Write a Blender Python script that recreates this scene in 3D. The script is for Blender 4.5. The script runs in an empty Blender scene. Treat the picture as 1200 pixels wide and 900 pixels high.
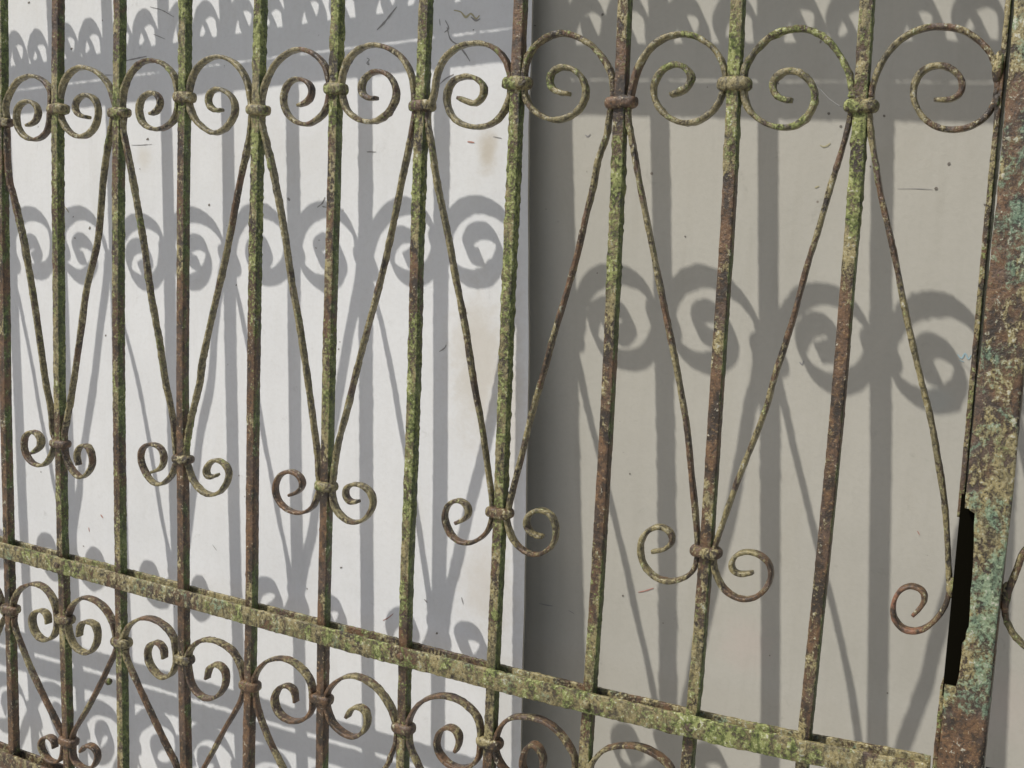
import bpy, math, random
import numpy as np
from mathutils import Vector, Matrix

random.seed(7)
rng = np.random.default_rng(7)
scene = bpy.context.scene
C = scene.collection
R = math.radians
GZ = 0.42                      # height of the gate's middle rail above the ground

# ------------------------------------------------------------------ camera
FOC = 1.270657
CAM = np.array([1.286735, -0.976195, 0.440689])
RV = np.array([0.883468375965961, 0.4666124140452258, 0.04191042503905413])
UV = np.array([-0.09647234104571994, 0.09365459261207183, 0.9909197266660026])
FV = np.array([-0.45845034200142737, 0.879489438447986, -0.1277560627806785])
cam = bpy.data.cameras.new('camera')
cam_o = bpy.data.objects.new('camera', cam); C.objects.link(cam_o)
cam.sensor_width = 36.0; cam.sensor_fit = 'HORIZONTAL'
cam.lens = FOC * 1000 / 1200 * 36.0
cam.clip_start = 0.02; cam.clip_end = 200.0
m = Matrix.Identity(4)
for i in range(3):
    m[i][0] = RV[i]; m[i][1] = UV[i]; m[i][2] = -FV[i]
m[0][3], m[1][3], m[2][3] = CAM[0], CAM[1], CAM[2] + GZ
cam_o.matrix_world = m
scene.camera = cam_o

# ------------------------------------------------------------------ light
SUN_DX, SUN_DZ = 0.9487, 1.822           # sideways and downward travel per metre of depth
sd = Vector((-SUN_DX, -1.0, SUN_DZ)).normalized()
sun = bpy.data.lights.new('sun', 'SUN'); sun.energy = 5.0; sun.angle = R(0.5); sun.color = (1.0, 0.958, 0.88)
sun_o = bpy.data.objects.new('sun', sun); C.objects.link(sun_o)
sun_o.rotation_euler = sd.to_track_quat('Z', 'Y').to_euler(); sun_o.location = (-2, -2, 5)
w = bpy.data.worlds.new('World'); scene.world = w; w.use_nodes = True
nt = w.node_tree; nt.nodes.clear()
wo = nt.nodes.new('ShaderNodeOutputWorld'); bg = nt.nodes.new('ShaderNodeBackground'); sk = nt.nodes.new('ShaderNodeTexSky')
sk.sky_type = 'NISHITA'; sk.sun_disc = False
sk.sun_elevation = math.asin(sd.z); sk.sun_rotation = math.atan2(sd.x, sd.y)
sk.dust_density = 3.0; sk.air_density = 1.0; sk.ozone_density = 1.0
bg.inputs['Strength'].default_value = 0.118
nt.links.new(sk.outputs[0], bg.inputs['Color']); nt.links.new(bg.outputs[0], wo.inputs['Surface'])
vs = scene.view_settings
vs.view_transform = 'Standard'; vs.look = 'None'; vs.exposure = -0.20; vs.gamma = 1.0; vs.use_curve_mapping = False

# ------------------------------------------------------------------ survey: photo points laid on a real plane
def ray(px):
    return FV + ((px[0]-600)/1000/FOC)*RV - ((px[1]-450)/1000/FOC)*UV
def onplane(px, d0, kx=0.0, kz=0.0):
    d = ray(px)
    t = (d0 + kx*(CAM[0]-1) + kz*CAM[2] - CAM[1]) / (d[1] - kx*d[0] - kz*d[2])
    return CAM + t*d
def fence(pts, y=0.0):
    return [tuple(onplane(p, y)[[0, 2]]) for p in pts]
def zm(pts, ox, oy, s=4.0):
    return [(ox + x/s, oy + y/s) for x, y in pts]
PB = (0.15097, 0.01349, -0.05893)        # beige wall plane  y = d0 + kx (x-1) + kz z
PW = (0.09383, -0.0169, -0.02279)        # white panel plane
def ywall(x, z, P): return P[0] + P[1]*(x-1) + P[2]*z

# ------------------------------------------------------------------ materials
def mat_new(name):
    mt = bpy.data.materials.new(name); mt.use_nodes = True
    n = mt.node_tree; b = n.nodes['Principled BSDF']
    return mt, n, b
def nd(n, t, **k):
    o = n.nodes.new(t)
    for a, v in k.items(): setattr(o, a, v)
    return o
def noise(n, vec, scale, detail=6, rough=0.6, dist=0.0):
    o = nd(n, 'ShaderNodeTexNoise'); o.inputs['Scale'].default_value = scale; o.inputs['Detail'].default_value = detail
    o.inputs['Roughness'].default_value = rough; o.inputs['Distortion'].default_value = dist
    n.links.new(vec, o.inputs['Vector']); return o.outputs['Fac']
def ramp(n, fac, a, b, lo=0.0, hi=1.0):
    o = nd(n, 'ShaderNodeMapRange'); o.interpolation_type = 'SMOOTHSTEP'
    o.inputs['From Min'].default_value = a; o.inputs['From Max'].default_value = b
    o.inputs['To Min'].default_value = lo; o.inputs['To Max'].default_value = hi
    n.links.new(fac, o.inputs['Value']); return o.outputs['Result']
def mathn(n, op, a, b):
    o = nd(n, 'ShaderNodeMath', operation=op)
    for i, v in enumerate((a, b)):
        if isinstance(v, (int, float)): o.inputs[i].default_value = v
        else: n.links.new(v, o.inputs[i])
    return o.outputs[0]
def mix(n, fac, a, b):
    o = nd(n, 'ShaderNodeMix', data_type='RGBA')
    if isinstance(fac, (int, float)): o.inputs['Factor'].default_value = fac
    else: n.links.new(fac, o.inputs['Factor'])
    for k, v in (('A', a), ('B', b)):
        i = [s for s in o.inputs if s.name == k and s.type == 'RGBA'][0]
        if isinstance(v, tuple): i.default_value = (*v, 1.0)
        else: n.links.new(v, i)
    return [s for s in o.outputs if s.type == 'RGBA'][0]
def mapping(n, vec, scale):
    o = nd(n, 'ShaderNodeMapping'); o.inputs['Scale'].default_value = scale
    n.links.new(vec, o.inputs['Vector']); return o.outputs[0]

def iron(name, teal=0.0, warm=0.0, moss=0.0, pale=0.0, side=False, rc=(0.098, 0.064, 0.046), tattr=0.0, gloss=0.46, pv=1.0):
    mt, n, b = mat_new(name)
    P = nd(n, 'ShaderNodeNewGeometry').outputs['Position']
    V = mapping(n, P, (1.0, 1.0, 0.55))
    big = noise(n, V, 15, 3, 0.55); bigb = noise(n, mapping(n, P, (1.0, 1.3, 0.7)), 26, 5, 0.65, 0.4)
    med = noise(n, V, 70, 6, 0.6); fine = noise(n, P, 300, 5, 0.7); med2 = noise(n, mapping(n, P, (1.3, 1.0, 0.7)), 95, 6, 0.68, 0.6)
    at = nd(n, 'ShaderNodeAttribute'); at.attribute_name = 'moss'; A = at.outputs['Fac']
    G = nd(n, 'ShaderNodeNewGeometry'); sx = nd(n, 'ShaderNodeSeparateXYZ'); n.links.new(G.outputs['True Normal'], sx.inputs[0])
    # rusty metal under the paint
    rust = mix(n, ramp(n, med, 0.38, 0.60), (0.026, 0.017, 0.010), (0.135, 0.074, 0.036))
    rust = mix(n, mathn(n, 'MULTIPLY', ramp(n, bigb, 0.50, 0.62), 0.8), rust, rc)
    rust = mix(n, mathn(n, 'MULTIPLY', ramp(n, fine, 0.55, 0.64), 0.5), rust, (0.32, 0.205, 0.085))
    # old weathered paint, olive to grey green
    paint = mix(n, ramp(n, med2, 0.38, 0.60), tuple(c*pv for c in (0.075, 0.064, 0.030)), tuple(c*pv for c in (0.265, 0.220, 0.098)))
    paint = mix(n, mathn(n, 'MULTIPLY', ramp(n, fine, 0.50, 0.60), 0.45), paint, (0.40*pv, 0.355*pv, 0.21*pv))
    pm = mathn(n, 'ADD', mathn(n, 'MULTIPLY', big, 0.5), mathn(n, 'MULTIPLY', med2, 0.3))
    pm = mathn(n, 'ADD', pm, mathn(n, 'MULTIPLY', fine, 0.2))
    pm = mathn(n, 'ADD', pm, mathn(n, 'MULTIPLY', A, 0.07))
    pmask = ramp(n, pm, 0.490 + warm*0.05, 0.530 + warm*0.05)
    col = mix(n, pmask, rust, paint)
    # blue-green remains of paint
    tm = mathn(n, 'ADD', mathn(n, 'MULTIPLY', noise(n, mapping(n, P, (1.1, 1, 0.8)), 27, 6, 0.72, 0.8), 0.65), mathn(n, 'MULTIPLY', fine, 0.35))
    if tattr: tm = mathn(n, 'ADD', tm, mathn(n, 'MULTIPLY', A, tattr))
    tmask = ramp(n, tm, 0.615 - teal*0.11, 0.69 - teal*0.11)
    col = mix(n, mathn(n, 'MULTIPLY', tmask, 0.68), col, mix(n, ramp(n, fine, 0.42, 0.62), (0.095, 0.175, 0.11), (0.20, 0.31, 0.21)))
    # dark moss on the sheltered side
    if side:
        k = mathn(n, 'MULTIPLY', ramp(n, sx.outputs[0], 0.2, 0.6), ramp(n, pm, 0.44, 0.52))
        col = mix(n, mathn(n, 'MULTIPLY', k, 0.8), col, mix(n, ramp(n, med2, 0.4, 0.62), (0.045, 0.075, 0.012), (0.105, 0.175, 0.028)))
    # yellow-green lichen
    lm = mathn(n, 'ADD', mathn(n, 'MULTIPLY', bigb, 0.28), mathn(n, 'MULTIPLY', med, 0.32))
    lm = mathn(n, 'ADD', lm, mathn(n, 'MULTIPLY', fine, 0.40))
    lm = mathn(n, 'ADD', lm, mathn(n, 'MULTIPLY', A, 0.0 if tattr else 0.085))
    lmask = ramp(n, lm, 0.575 - moss*0.04, 0.605 - moss*0.04)
    lich = mix(n, ramp(n, med2, 0.40, 0.60), (0.080, 0.105, 0.022), (0.25, 0.275, 0.095))
    lich = mix(n, mathn(n, 'MULTIPLY', ramp(n, fine, 0.53, 0.62), 0.6), lich, (0.36, 0.38, 0.16))
    col = mix(n, mathn(n, 'MULTIPLY', lmask, 0.92), col, lich)
    # dark cracks and pits
    col = mix(n, mathn(n, 'MULTIPLY', ramp(n, fine, 0.38, 0.47, 1.0, 0.0), 0.75), col, (0.022, 0.018, 0.012))
    # pale flecks
    fm = mathn(n, 'ADD', mathn(n, 'MULTIPLY', fine, 0.6), mathn(n, 'MULTIPLY', med2, 0.4))
    fmask = ramp(n, fm, 0.600 - pale*0.05, 0.630 - pale*0.05)
    col = mix(n, mathn(n, 'MULTIPLY', fmask, 0.85), col, (0.44, 0.43, 0.35))
    n.links.new(col, b.inputs['Base Color'])
    rg = mix(n, lmask, (gloss, gloss, gloss), (0.85, 0.85, 0.85))
    n.links.new(rg, b.inputs['Roughness'])
    b.inputs['Specular IOR Level'].default_value = 0.6
    h = mathn(n, 'ADD', mathn(n, 'MULTIPLY', fine, 0.55), mathn(n, 'MULTIPLY', med2, 0.8))
    h = mathn(n, 'ADD', h, mathn(n, 'MULTIPLY', lmask, 0.35))
    h = mathn(n, 'ADD', h, mathn(n, 'MULTIPLY', pmask, 0.25))
    bp = nd(n, 'ShaderNodeBump'); bp.inputs['Strength'].default_value = 0.85; bp.inputs['Distance'].default_value = 0.0024
    n.links.new(h, bp.inputs['Height']); n.links.new(bp.outputs[0], b.inputs['Normal'])
    return mt
M_BAR = iron('weathered_iron_bar', moss=0.4, pale=0.25, warm=0.3, side=True)
M_ROD = iron('weathered_iron_rod', warm=-0.35, moss=-0.05, pale=0.35, gloss=0.34, pv=0.85)
M_LOW = iron('rusty_iron_rod', warm=0.1, moss=-0.1, gloss=0.38, pv=0.85)
M_RAIL = iron('weathered_iron_rail', teal=0.7, moss=-0.05, pale=0.5, warm=-0.1)
M_STILE = iron('weathered_iron_stile', teal=0.75, moss=-0.15, pale=0.45, warm=0.5, tattr=0.075)
M_ORANGE = iron('orange_rust', warm=1.3, moss=-1, rc=(0.25, 0.115, 0.065))
M_COL = iron('weathered_iron_collar', warm=0.1, moss=0.05, pale=0.45)
mt, n, b = mat_new('shade_black'); b.inputs['Base Color'].default_value = (0.004, 0.0035, 0.002, 1); b.inputs['Roughness'].default_value = 1; b.inputs['Specular IOR Level'].default_value = 0.02
M_DARK = mt  # near-black: shade of the lock slot and stile gap put into the colour

def plaster(name, base, dark, spots, streak=0.5, bumpd=0.0006):
    mt, n, b = mat_new(name)
    P = nd(n, 'ShaderNodeNewGeometry').outputs['Position']
    a1 = noise(n, P, 5.5, 6, 0.6); a2 = noise(n, mapping(n, P, (1, 1, 0.06)), 55, 4, 0.6); a3 = noise(n, P, 210, 5, 0.6); a4 = noise(n, P, 38, 6, 0.7, 0.5)
    col = mix(n, ramp(n, a1, 0.3, 0.7), base, tuple(c*0.93 for c in base))
    col = mix(n, mathn(n, 'MULTIPLY', ramp(n, a2, 0.45, 0.75), 0.22*streak), col, dark)
    col = mix(n, mathn(n, 'MULTIPLY', ramp(n, a3, 0.40, 0.75), 0.16), col, dark)
    a5 = noise(n, mapping(n, P, (1, 1, 0.45)), 11, 8, 0.68, 0.8); a6 = noise(n, mapping(n, P, (1, 1, 0.12)), 24, 7, 0.7)
    col = mix(n, mathn(n, 'MULTIPLY', ramp(n, a5, 0.50, 0.70), 0.20), col, tuple(c*k for c, k in zip(base, (0.80, 0.765, 0.70))))
    col = mix(n, mathn(n, 'MULTIPLY', ramp(n, a6, 0.56, 0.72), 0.20), col, tuple(c*k for c, k in zip(base, (0.70, 0.69, 0.66))))
    # crumbs of dirt
    vo = nd(n, 'ShaderNodeTexVoronoi'); vo.inputs['Scale'].default_value = 34; vo.inputs['Randomness'].default_value = 1
    n.links.new(P, vo.inputs['Vector'])
    sp = ramp(n, vo.outputs['Distance'], 0.035, 0.075, 1.0, 0.0)
    sp = mathn(n, 'MULTIPLY', sp, ramp(n, a4, 0.56, 0.62))
    col = mix(n, mathn(n, 'MULTIPLY', sp, 0.8), col, (0.13, 0.10, 0.08))
    col = mix(n, mathn(n, 'MULTIPLY', ramp(n, a4, 0.62, 0.76), 0.35), col, tuple(c*0.72 for c in dark))
    for (cx, cy, cz, rad, sc, c, amt) in spots:      # stains with places of their own
        d = nd(n, 'ShaderNodeVectorMath', operation='SUBTRACT'); n.links.new(P, d.inputs[0]); d.inputs[1].default_value = (cx, cy, cz+GZ)
        e = mapping(n, d.outputs[0], sc); l = nd(n, 'ShaderNodeVectorMath', operation='LENGTH'); n.links.new(e, l.inputs[0])
        k = ramp(n, mathn(n, 'ADD', l.outputs['Value'], mathn(n, 'MULTIPLY', a4, rad*1.3)), rad*0.75, rad*1.75, 1.0, 0.0)
        col = mix(n, mathn(n, 'MULTIPLY', k, amt), col, c)
    n.links.new(col, b.inputs['Base Color']); b.inputs['Roughness'].default_value = 0.75
    b.inputs['Specular IOR Level'].default_value = 0.3
    h = mathn(n, 'ADD', mathn(n, 'MULTIPLY', a3, 0.5), mathn(n, 'MULTIPLY', a4, 0.9))
    bp = nd(n, 'ShaderNodeBump'); bp.inputs['Strength'].default_value = 0.5; bp.inputs['Distance'].default_value = bumpd
    n.links.new(h, bp.inputs['Height']); n.links.new(bp.outputs[0], b.inputs['Normal'])
    return mt
def wp(px, P): q = onplane(px, *P); return (q[0], q[1], q[2])
def st(px, P, rad, sc, c, amt): x, y, z = wp(px, P); return (x, y, z, rad, sc, c, amt)
BR = (0.42, 0.36, 0.26)
M_WHITE = plaster('white_painted_board', (0.70, 0.71, 0.72), (0.50, 0.49, 0.47), [
    st((562, 425), PW, 0.055, (1, 1, 0.45), BR, 0.45), st((572, 175), PW, 0.016, (1, 1, 0.5), BR, 0.6),
    st((572, 690), PW, 0.05, (1, 1, 0.7), (0.50, 0.45, 0.38), 0.5), st((168, 185), PW, 0.02, (1, 1, 1), (0.52, 0.48, 0.40), 0.4),
    st((600, 480), PW, 0.04, (1.8, 1, 0.2), BR, 0.35), st((590, 810), PW, 0.05, (1.5, 1, 0.3), (0.45, 0.44, 0.40), 0.4)], 0.4)
M_BEIGE = plaster('beige_painted_board', (0.46, 0.445, 0.395), (0.35, 0.335, 0.285), [
    st((1100, 470), PB, 0.02, (1, 1, 1), (0.42, 0.46, 0.45), 0.3), st((1180, 830), PB, 0.05, (1, 1, 1), (0.52, 0.44, 0.40), 0.3),
    st((875, 755), PB, 0.04, (1, 1, 1), (0.54, 0.44, 0.40), 0.3)], 0.8)
mt, n, b = mat_new('raw_board_edge')
P_ = nd(n, 'ShaderNodeNewGeometry').outputs['Position']
n.links.new(mix(n, noise(n, mapping(n, P_, (1, 1, 0.1)), 90, 5), (0.34, 0.325, 0.28), (0.44, 0.425, 0.37)), b.inputs['Base Color']); b.inputs['Roughness'].default_value = 0.9
M_EDGE = mt
def flat(name, c, rough=0.8):
    mt, n, b = mat_new(name); b.inputs['Base Color'].default_value = (*c, 1); b.inputs['Roughness'].default_value = rough; return mt
M_PENCIL = flat('grey_pencil', (0.27, 0.265, 0.26)); M_RED = flat('reddish_mark', (0.40, 0.22, 0.18)); M_BLUE = flat('blue_chalk', (0.30, 0.42, 0.46)); M_TAN = flat('tan_smudge', (0.40, 0.37, 0.24))
M_SOOT = flat('dark_speck', (0.16, 0.145, 0.125))
mt, n, b = mat_new('concrete_ground')
P_ = nd(n, 'ShaderNodeNewGeometry').outputs['Position']
n.links.new(mix(n, noise(n, P_, 14, 8, 0.7), (0.30, 0.29, 0.27), (0.44, 0.43, 0.40)), b.inputs['Base Color']); b.inputs['Roughness'].default_value = 0.9
bp = nd(n, 'ShaderNodeBump'); bp.inputs['Distance'].default_value = 0.002; n.links.new(noise(n, P_, 120, 6), bp.inputs['Height']); n.links.new(bp.outputs[0], b.inputs['Normal'])
M_GROUND = mt

# ------------------------------------------------------------------ mesh helpers
def vnoise(P, seed=0):
    """smooth value noise in -1..1 for an (n,3) array"""
    P = np.asarray(P, float) + seed*17.31
    I = np.floor(P).astype(np.int64); F = P - I; F = F*F*(3-2*F)
    def h(i, j, k):
        a = (i*374761393 + j*668265263 + k*2147483647 + 1013904223) & 0xffffffff
        a = ((a ^ (a >> 13))*1274126177) & 0xffffffff
        return ((a ^ (a >> 16)) & 0xffff)/32767.5 - 1
    out = 0
    for dx in (0, 1):
        for dy in (0, 1):
            for dz in (0, 1):
                wgt = (F[:, 0] if dx else 1-F[:, 0])*(F[:, 1] if dy else 1-F[:, 1])*(F[:, 2] if dz else 1-F[:, 2])
                out = out + wgt*h(I[:, 0]+dx, I[:, 1]+dy, I[:, 2]+dz)
    return out
def rough_up(V, N, amp, seed=0, lump=None):
    d = vnoise(V*150, seed)*0.55 + vnoise(V*420, seed+1)*0.45
    e = vnoise(V*70, seed+2)
    s = amp*(0.85*d + 0.28*e)
    flake = np.clip(vnoise(V*240, seed+3)-0.35, 0, 1)*amp*2.2
    s = s + flake
    if lump is not None: s = s + lump*np.clip(0.25+vnoise(V*260, seed+4), 0, 1)*amp*3.2
    return V + N*s[:, None]
def catmull(pts, step):
    P = np.array(pts, float)
    P = np.vstack([2*P[0]-P[1], P, 2*P[-1]-P[-2]]); out = []
    for i in range(1, len(P)-2):
        L = np.linalg.norm(P[i+1]-P[i])
        k = max(1, int(math.ceil(L/step)))
        t = np.linspace(0, 1, k, endpoint=False)[:, None]
        a, b_, c, d = P[i-1], P[i], P[i+1], P[i+2]
        out.append(0.5*((2*b_) + (-a+c)*t + (2*a-5*b_+4*c-d)*t**2 + (-a+3*b_-3*c+d)*t**3))
    out.append(P[-2][None])
    return np.vstack(out)
def smooth(P, k=2):
    P = P.copy()
    for _ in range(k): P[1:-1] = 0.25*P[:-2] + 0.5*P[1:-1] + 0.25*P[2:]
    return P
def section(a, b_, bev, nseg=3):
    """rounded rectangle, half sizes a (in plane) by b_ (in depth), one vertex list going round"""
    c = []
    e = min(bev, a*0.98, b_*0.98)
    for sx, sy in ((1, 1), (-1, 1), (-1, -1), (1, -1)):
        q = []
        for k in range(nseg):
            an = math.pi/2*k/(nseg-1)
            q.append((sx*(a-e+e*math.cos(an)), sy*(b_-e+e*math.sin(an)), ))
        if sx*sy < 0: q.reverse()
        c += q
    c2 = []
    for i in range(len(c)):       # a mid vertex along each straight side
        c2.append(c[i]); nx = c[(i+1) % len(c)]
        if math.dist(c[i], nx) > 0.0025: c2.append(((c[i][0]+nx[0])/2, (c[i][1]+nx[1])/2))
    return np.array(c2)
def link(name, V, F, mat, parent=None, moss=None, sm=True, loc=None):
    me = bpy.data.meshes.new(name)
    V = np.asarray(V, float).copy()
    if loc is None: V[:, 2] += GZ
    me.from_pydata(V.tolist(), [], [list(map(int, f)) for f in F]); me.validate(); me.update()
    if sm: me.polygons.foreach_set('use_smooth', [True]*len(me.polygons))
    me.materials.append(mat)
    if moss is not None:
        at = me.attributes.new('moss', 'FLOAT', 'POINT'); at.data.foreach_set('value', np.asarray(moss, np.float32))
    o = bpy.data.objects.new(name, me); C.objects.link(o)
    if parent is not None: o.parent = parent
    if loc is not None: o.location = loc
    return o
def sweep_mesh(path, a, b_, bev=0.0015, depth_axis=(0, 1, 0), amp=0.0004, seed=0, taper=None, twist=0.0, moss=None, nseg=3):
    P = np.array(path, float); n_ = len(P)
    T = np.gradient(P, axis=0); T /= np.linalg.norm(T, axis=1)[:, None]+1e-12
    Y = np.tile(np.array(depth_axis, float), (n_, 1)); Nn = np.cross(T, Y); Nn /= np.linalg.norm(Nn, axis=1)[:, None]+1e-12
    S = section(a, b_, bev, nseg); m_ = len(S)
    tw = twist*np.linspace(-.5, .5, n_)
    sc = np.ones(n_) if taper is None else taper
    cs, sn = np.cos(tw), np.sin(tw)
    N2 = Nn*cs[:, None] + Y*sn[:, None]; Y2 = -Nn*sn[:, None] + Y*cs[:, None]
    V = P[:, None, :] + N2[:, None, :]*(S[None, :, 0:1]*sc[:, None, None]) + Y2[:, None, :]*(S[None, :, 1:2]*(0.6+0.4*sc)[:, None, None])
    D = N2[:, None, :]*S[None, :, 0:1]/a**1.0 + Y2[:, None, :]*S[None, :, 1:2]/b_
    D = D/(np.linalg.norm(D, axis=2, keepdims=True)+1e-12)
    V = V.reshape(-1, 3); D = D.reshape(-1, 3)
    mo = np.zeros(len(V)) if moss is None else np.repeat(moss, m_)
    V = rough_up(V, D, amp, seed, np.clip(mo, 0, 1))
    F = []
    for i in range(n_-1):
        o = i*m_
        for j in range(m_):
            k = (j+1) % m_
            F.append((o+j, o+k, o+m_+k, o+m_+j))
    F.append(tuple(range(m_-1, -1, -1))); F.append(tuple(range((n_-1)*m_, n_*m_)))
    return V, F, mo
def xz(pts, y=0.0): return np.array([(p[0], y, p[1]) for p in pts])

# ------------------------------------------------------------------ top-level things
def thing(name, label, cat, loc):
    o = bpy.data.objects.new(name, None); C.objects.link(o)
    o.location = loc; o['label'] = label; o['category'] = cat; o.empty_display_size = 0.1
    return o
def adopt(root):
    """keep children built in world coordinates where they are"""
    bpy.context.view_layer.update()
    for ch in root.children: ch.matrix_parent_inverse = root.matrix_world.inverted()

gate = thing('wrought_iron_gate_leaf', 'long lichen-covered wrought iron gate leaf with rows of scrolls and V-shaped rods', 'gate', (0.55, 0, 0))
gate2 = thing('wrought_iron_gate_leaf', 'right-hand gate leaf with a broad blue-green and rusty flat stile and lock slot', 'gate', (1.232, 0, 0))

# ------------------------------------------------------------------ traced survey of the bars
S = 0.11
BAR_PX = {0: [(2, 0), (4, 225), (6.5, 450), (10, 640), (12, 700), (17, 890)],
 1: [(68, 0), (68, 225), (69.5, 450), (73, 640), (74.5, 680), (81, 890)],
 2: [(141, 0), (139, 225), (139.5, 450), (141.5, 650), (141.5, 700), (145, 890)],
 3: [(218, 0), (215, 225), (214, 450), (215, 660), (216, 800), (218, 890)],
 4: [(305, 0), (301, 225), (297.5, 450), (296, 660), (291.5, 880)],
 5: [(396, 0), (391, 225), (385.5, 450), (380.5, 660), (379, 730), (377, 890)],
 6: [(499.5, 0), (491.5, 225), (484.5, 450), (477.5, 670), (474.5, 800), (472, 890)],
 7: [(610, 0), (601.5, 225), (592, 450), (583, 670), (577, 830), (573, 890)],
 8: [(733, 0), (724, 225), (713.5, 450), (700.5, 670), (692, 800), (686, 890)],
 9: [(866, 0), (855, 225), (841, 450), (828, 640), (815.6, 800), (807.5, 870)],
 10: [(1017, 0), (1003, 225), (984, 450), (964, 670), (943.5, 860)]}
BARF = {}
for i, l in BAR_PX.items():
    q = np.array(sorted(fence(l), key=lambda t: t[1])); BARF[i] = (q[:, 1], q[:, 0])
def barx(i, z):
    if i in BARF: return float(np.interp(z, *BARF[i]))
    if i < 0: return i*S + barx(0, z) - 0.0
    return i*S + (barx(10, z)-10*S) + (0.03 if i > 10 else 0)
# the moss each bar carries: (z, amount) knots
MOSS = {10: [(-.3, -.3), (.10, -.3), (.2, -.9), (.40, -.9), (.44, .0), (.47, 1.0), (.56, 1.1), (.6, .3), (.75, .1)],
 9: [(-.3, .3), (.0, .5), (.2, .1), (.3, -.5), (.43, .0), (.49, -.9),  (.52, .7), (.60, 1.), (.64, .4), (.72, .4)],
 8: [(-.3, .3), (.05, .3), (.15, .4), (.2, -.7), (.33, -.5), (.36, .2), (.42, .8), (.50, 1.0), (.56, .6), (.6, .1), (.8, .1)],
 7: [(-.3, .1), (.1, .3), (.2, .9), (.45, .9), (.56, .8), (.60, .4), (.65, .0), (.8, .5)],
 6: [(-.3, .0), (.05, .5), (.2, .8), (.35, .7), (.42, .2), (.46, 1.), (.57, .9), (.7, .5), (.8, .6)],
 5: [(-.3, -.7), (.15, -.7), (.3, .6), (.38, .2), (.45, .0), (.55, .5), (.60, 1.2), (.7, .9), (.8, .7)],
 4: [(-.3, -.3), (.1, -.6), (.3, .4), (.45, .8), (.6, .8), (.8, .9)],
 3: [(-.3, -.6), (.2, -.6), (.5, .0), (.6, .9), (.7, .9), (.8, .8)],
 2: [(-.3, .1), (.1, .4), (.35, .4), (.45, .6), (.6, .4), (.8, .3)],
 1: [(-.3, .1), (.1, .4), (.35, .4), (.50, .8), (.57, .7), (.63, .3), (.8, .2)],
 0: [(-.3, -.6), (.2, -.6), (.45, .5), (.6, .3), (.8, .1)]}
def mossf(i, z):
    k = MOSS.get(i, [(0, .3), (.5, .4)])
    return np.interp(z, [a for a, _ in k], [b_ for _, b_ in k])

BB = 0.0057       # half the bar
ZTOP = 1.10; ZEVEN = 0.577; ZODD = 0.5961; ZLOW = 0.1575
ZR2 = 0.818; ZBOT = -0.315; ZLE = -0.1032; ZLO = -0.0962; ZLL = -0.264
def rail_z(x):   # centre of the middle rail
    return float(np.interp(x, [-.5, 0, .454, .798, 1.067, 1.20, 1.5], [-.0075, -.0075, -.013, -.0155, -.011, -.002, .005]))

def make_bar(i, root, name='bar'):
    zs = np.arange(-GZ+0.005, ZTOP, 0.0022)
    p = np.array([(barx(i, z), 0, z) for z in zs]); p = np.column_stack([smooth(p[:, :1], 1) if False else p[:, 0], p[:, 1], p[:, 2]])
    k = np.ones(25)/25; px = np.convolve(np.pad(p[:, 0], 12, mode='edge'), k, 'valid'); p[:, 0] = px
    p[:, 0] += 0.0006*vnoise(np.column_stack([zs*7, zs*0+i, zs*0]), i+3)
    p[:, 1] += 0.0012*vnoise(np.column_stack([zs*5, zs*0+i, zs*0+4]), i+9)
    mo = mossf(i, zs)
    V, F, m_ = sweep_mesh(p, BB, BB, 0.0013, amp=0.00037, seed=i*5+1, moss=mo, nseg=3)
    return link(name, V, F, M_BAR, root, m_)
for i in range(-5, 11): make_bar(i, gate)

def make_rod(name, path2, root, half=0.0026, deep=0.0062, mat=None, seed=0, end_taper=(0, 0), moss=0.2, y=0.0, bev=0.0014, amp=0.00034):
    P = smooth(catmull(xz(path2, y), 0.0022), 9)
    n_ = len(P); tp = np.ones(n_)
    k0, k1 = end_taper
    tp = 1 + 0.13*vnoise(P*55, seed+31) + 0.08*vnoise(P*130, seed+32)
    if k0: tp[:6] *= np.linspace(1-k0, 1, 6)
    if k1: tp[-5:] *= np.linspace(1, 1-k1, 5)
    mo = moss + 0.7*np.clip(vnoise(P*14, seed+40), -0.6, 1)
    V, F, m_ = sweep_mesh(P, half, deep, bev, amp=amp, seed=seed, taper=tp, moss=mo, twist=random.uniform(-.12, .12))
    return link(name, V, F, mat or M_ROD, root, m_)

def make_collar(x, z, root, wide=0.0145, tall=0.0058, deep=0.0098, seed=0, mat=None, tilt=0.0, moss=0.3):
    nr, ns = 11, 36; V = []; D = []
    for r_ in range(nr):
        t = r_/(nr-1)*2-1
        s = math.sqrt(max(0.0, 1-abs(t)**2.6))
        rr = 0.60 + 0.40*s
        for k in range(ns):
            an = 2*math.pi*k/ns; c, sn = math.cos(an), math.sin(an)
            ex = 0.62
            dx = math.copysign(abs(c)**ex, c); dy = math.copysign(abs(sn)**ex, sn)
            V.append((x + wide*rr*dx, deep*rr*dy, z + tall*t + tilt*wide*dx)); D.append((dx*s, dy*s, t))
    V = np.array(V); D = np.array(D); D /= np.linalg.norm(D, axis=1)[:, None]
    V = rough_up(V, D, 0.0006, seed)
    F = [(r_*ns+k, r_*ns+(k+1) % ns, (r_+1)*ns+(k+1) % ns, (r_+1)*ns+k) for r_ in range(nr-1) for k in range(ns)]
    F.append(tuple(range(ns-1, -1, -1))); F.append(tuple(range((nr-1)*ns, nr*ns)))
    return link('collar', V, F, mat or M_COL, root, np.full(len(V), moss))

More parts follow.
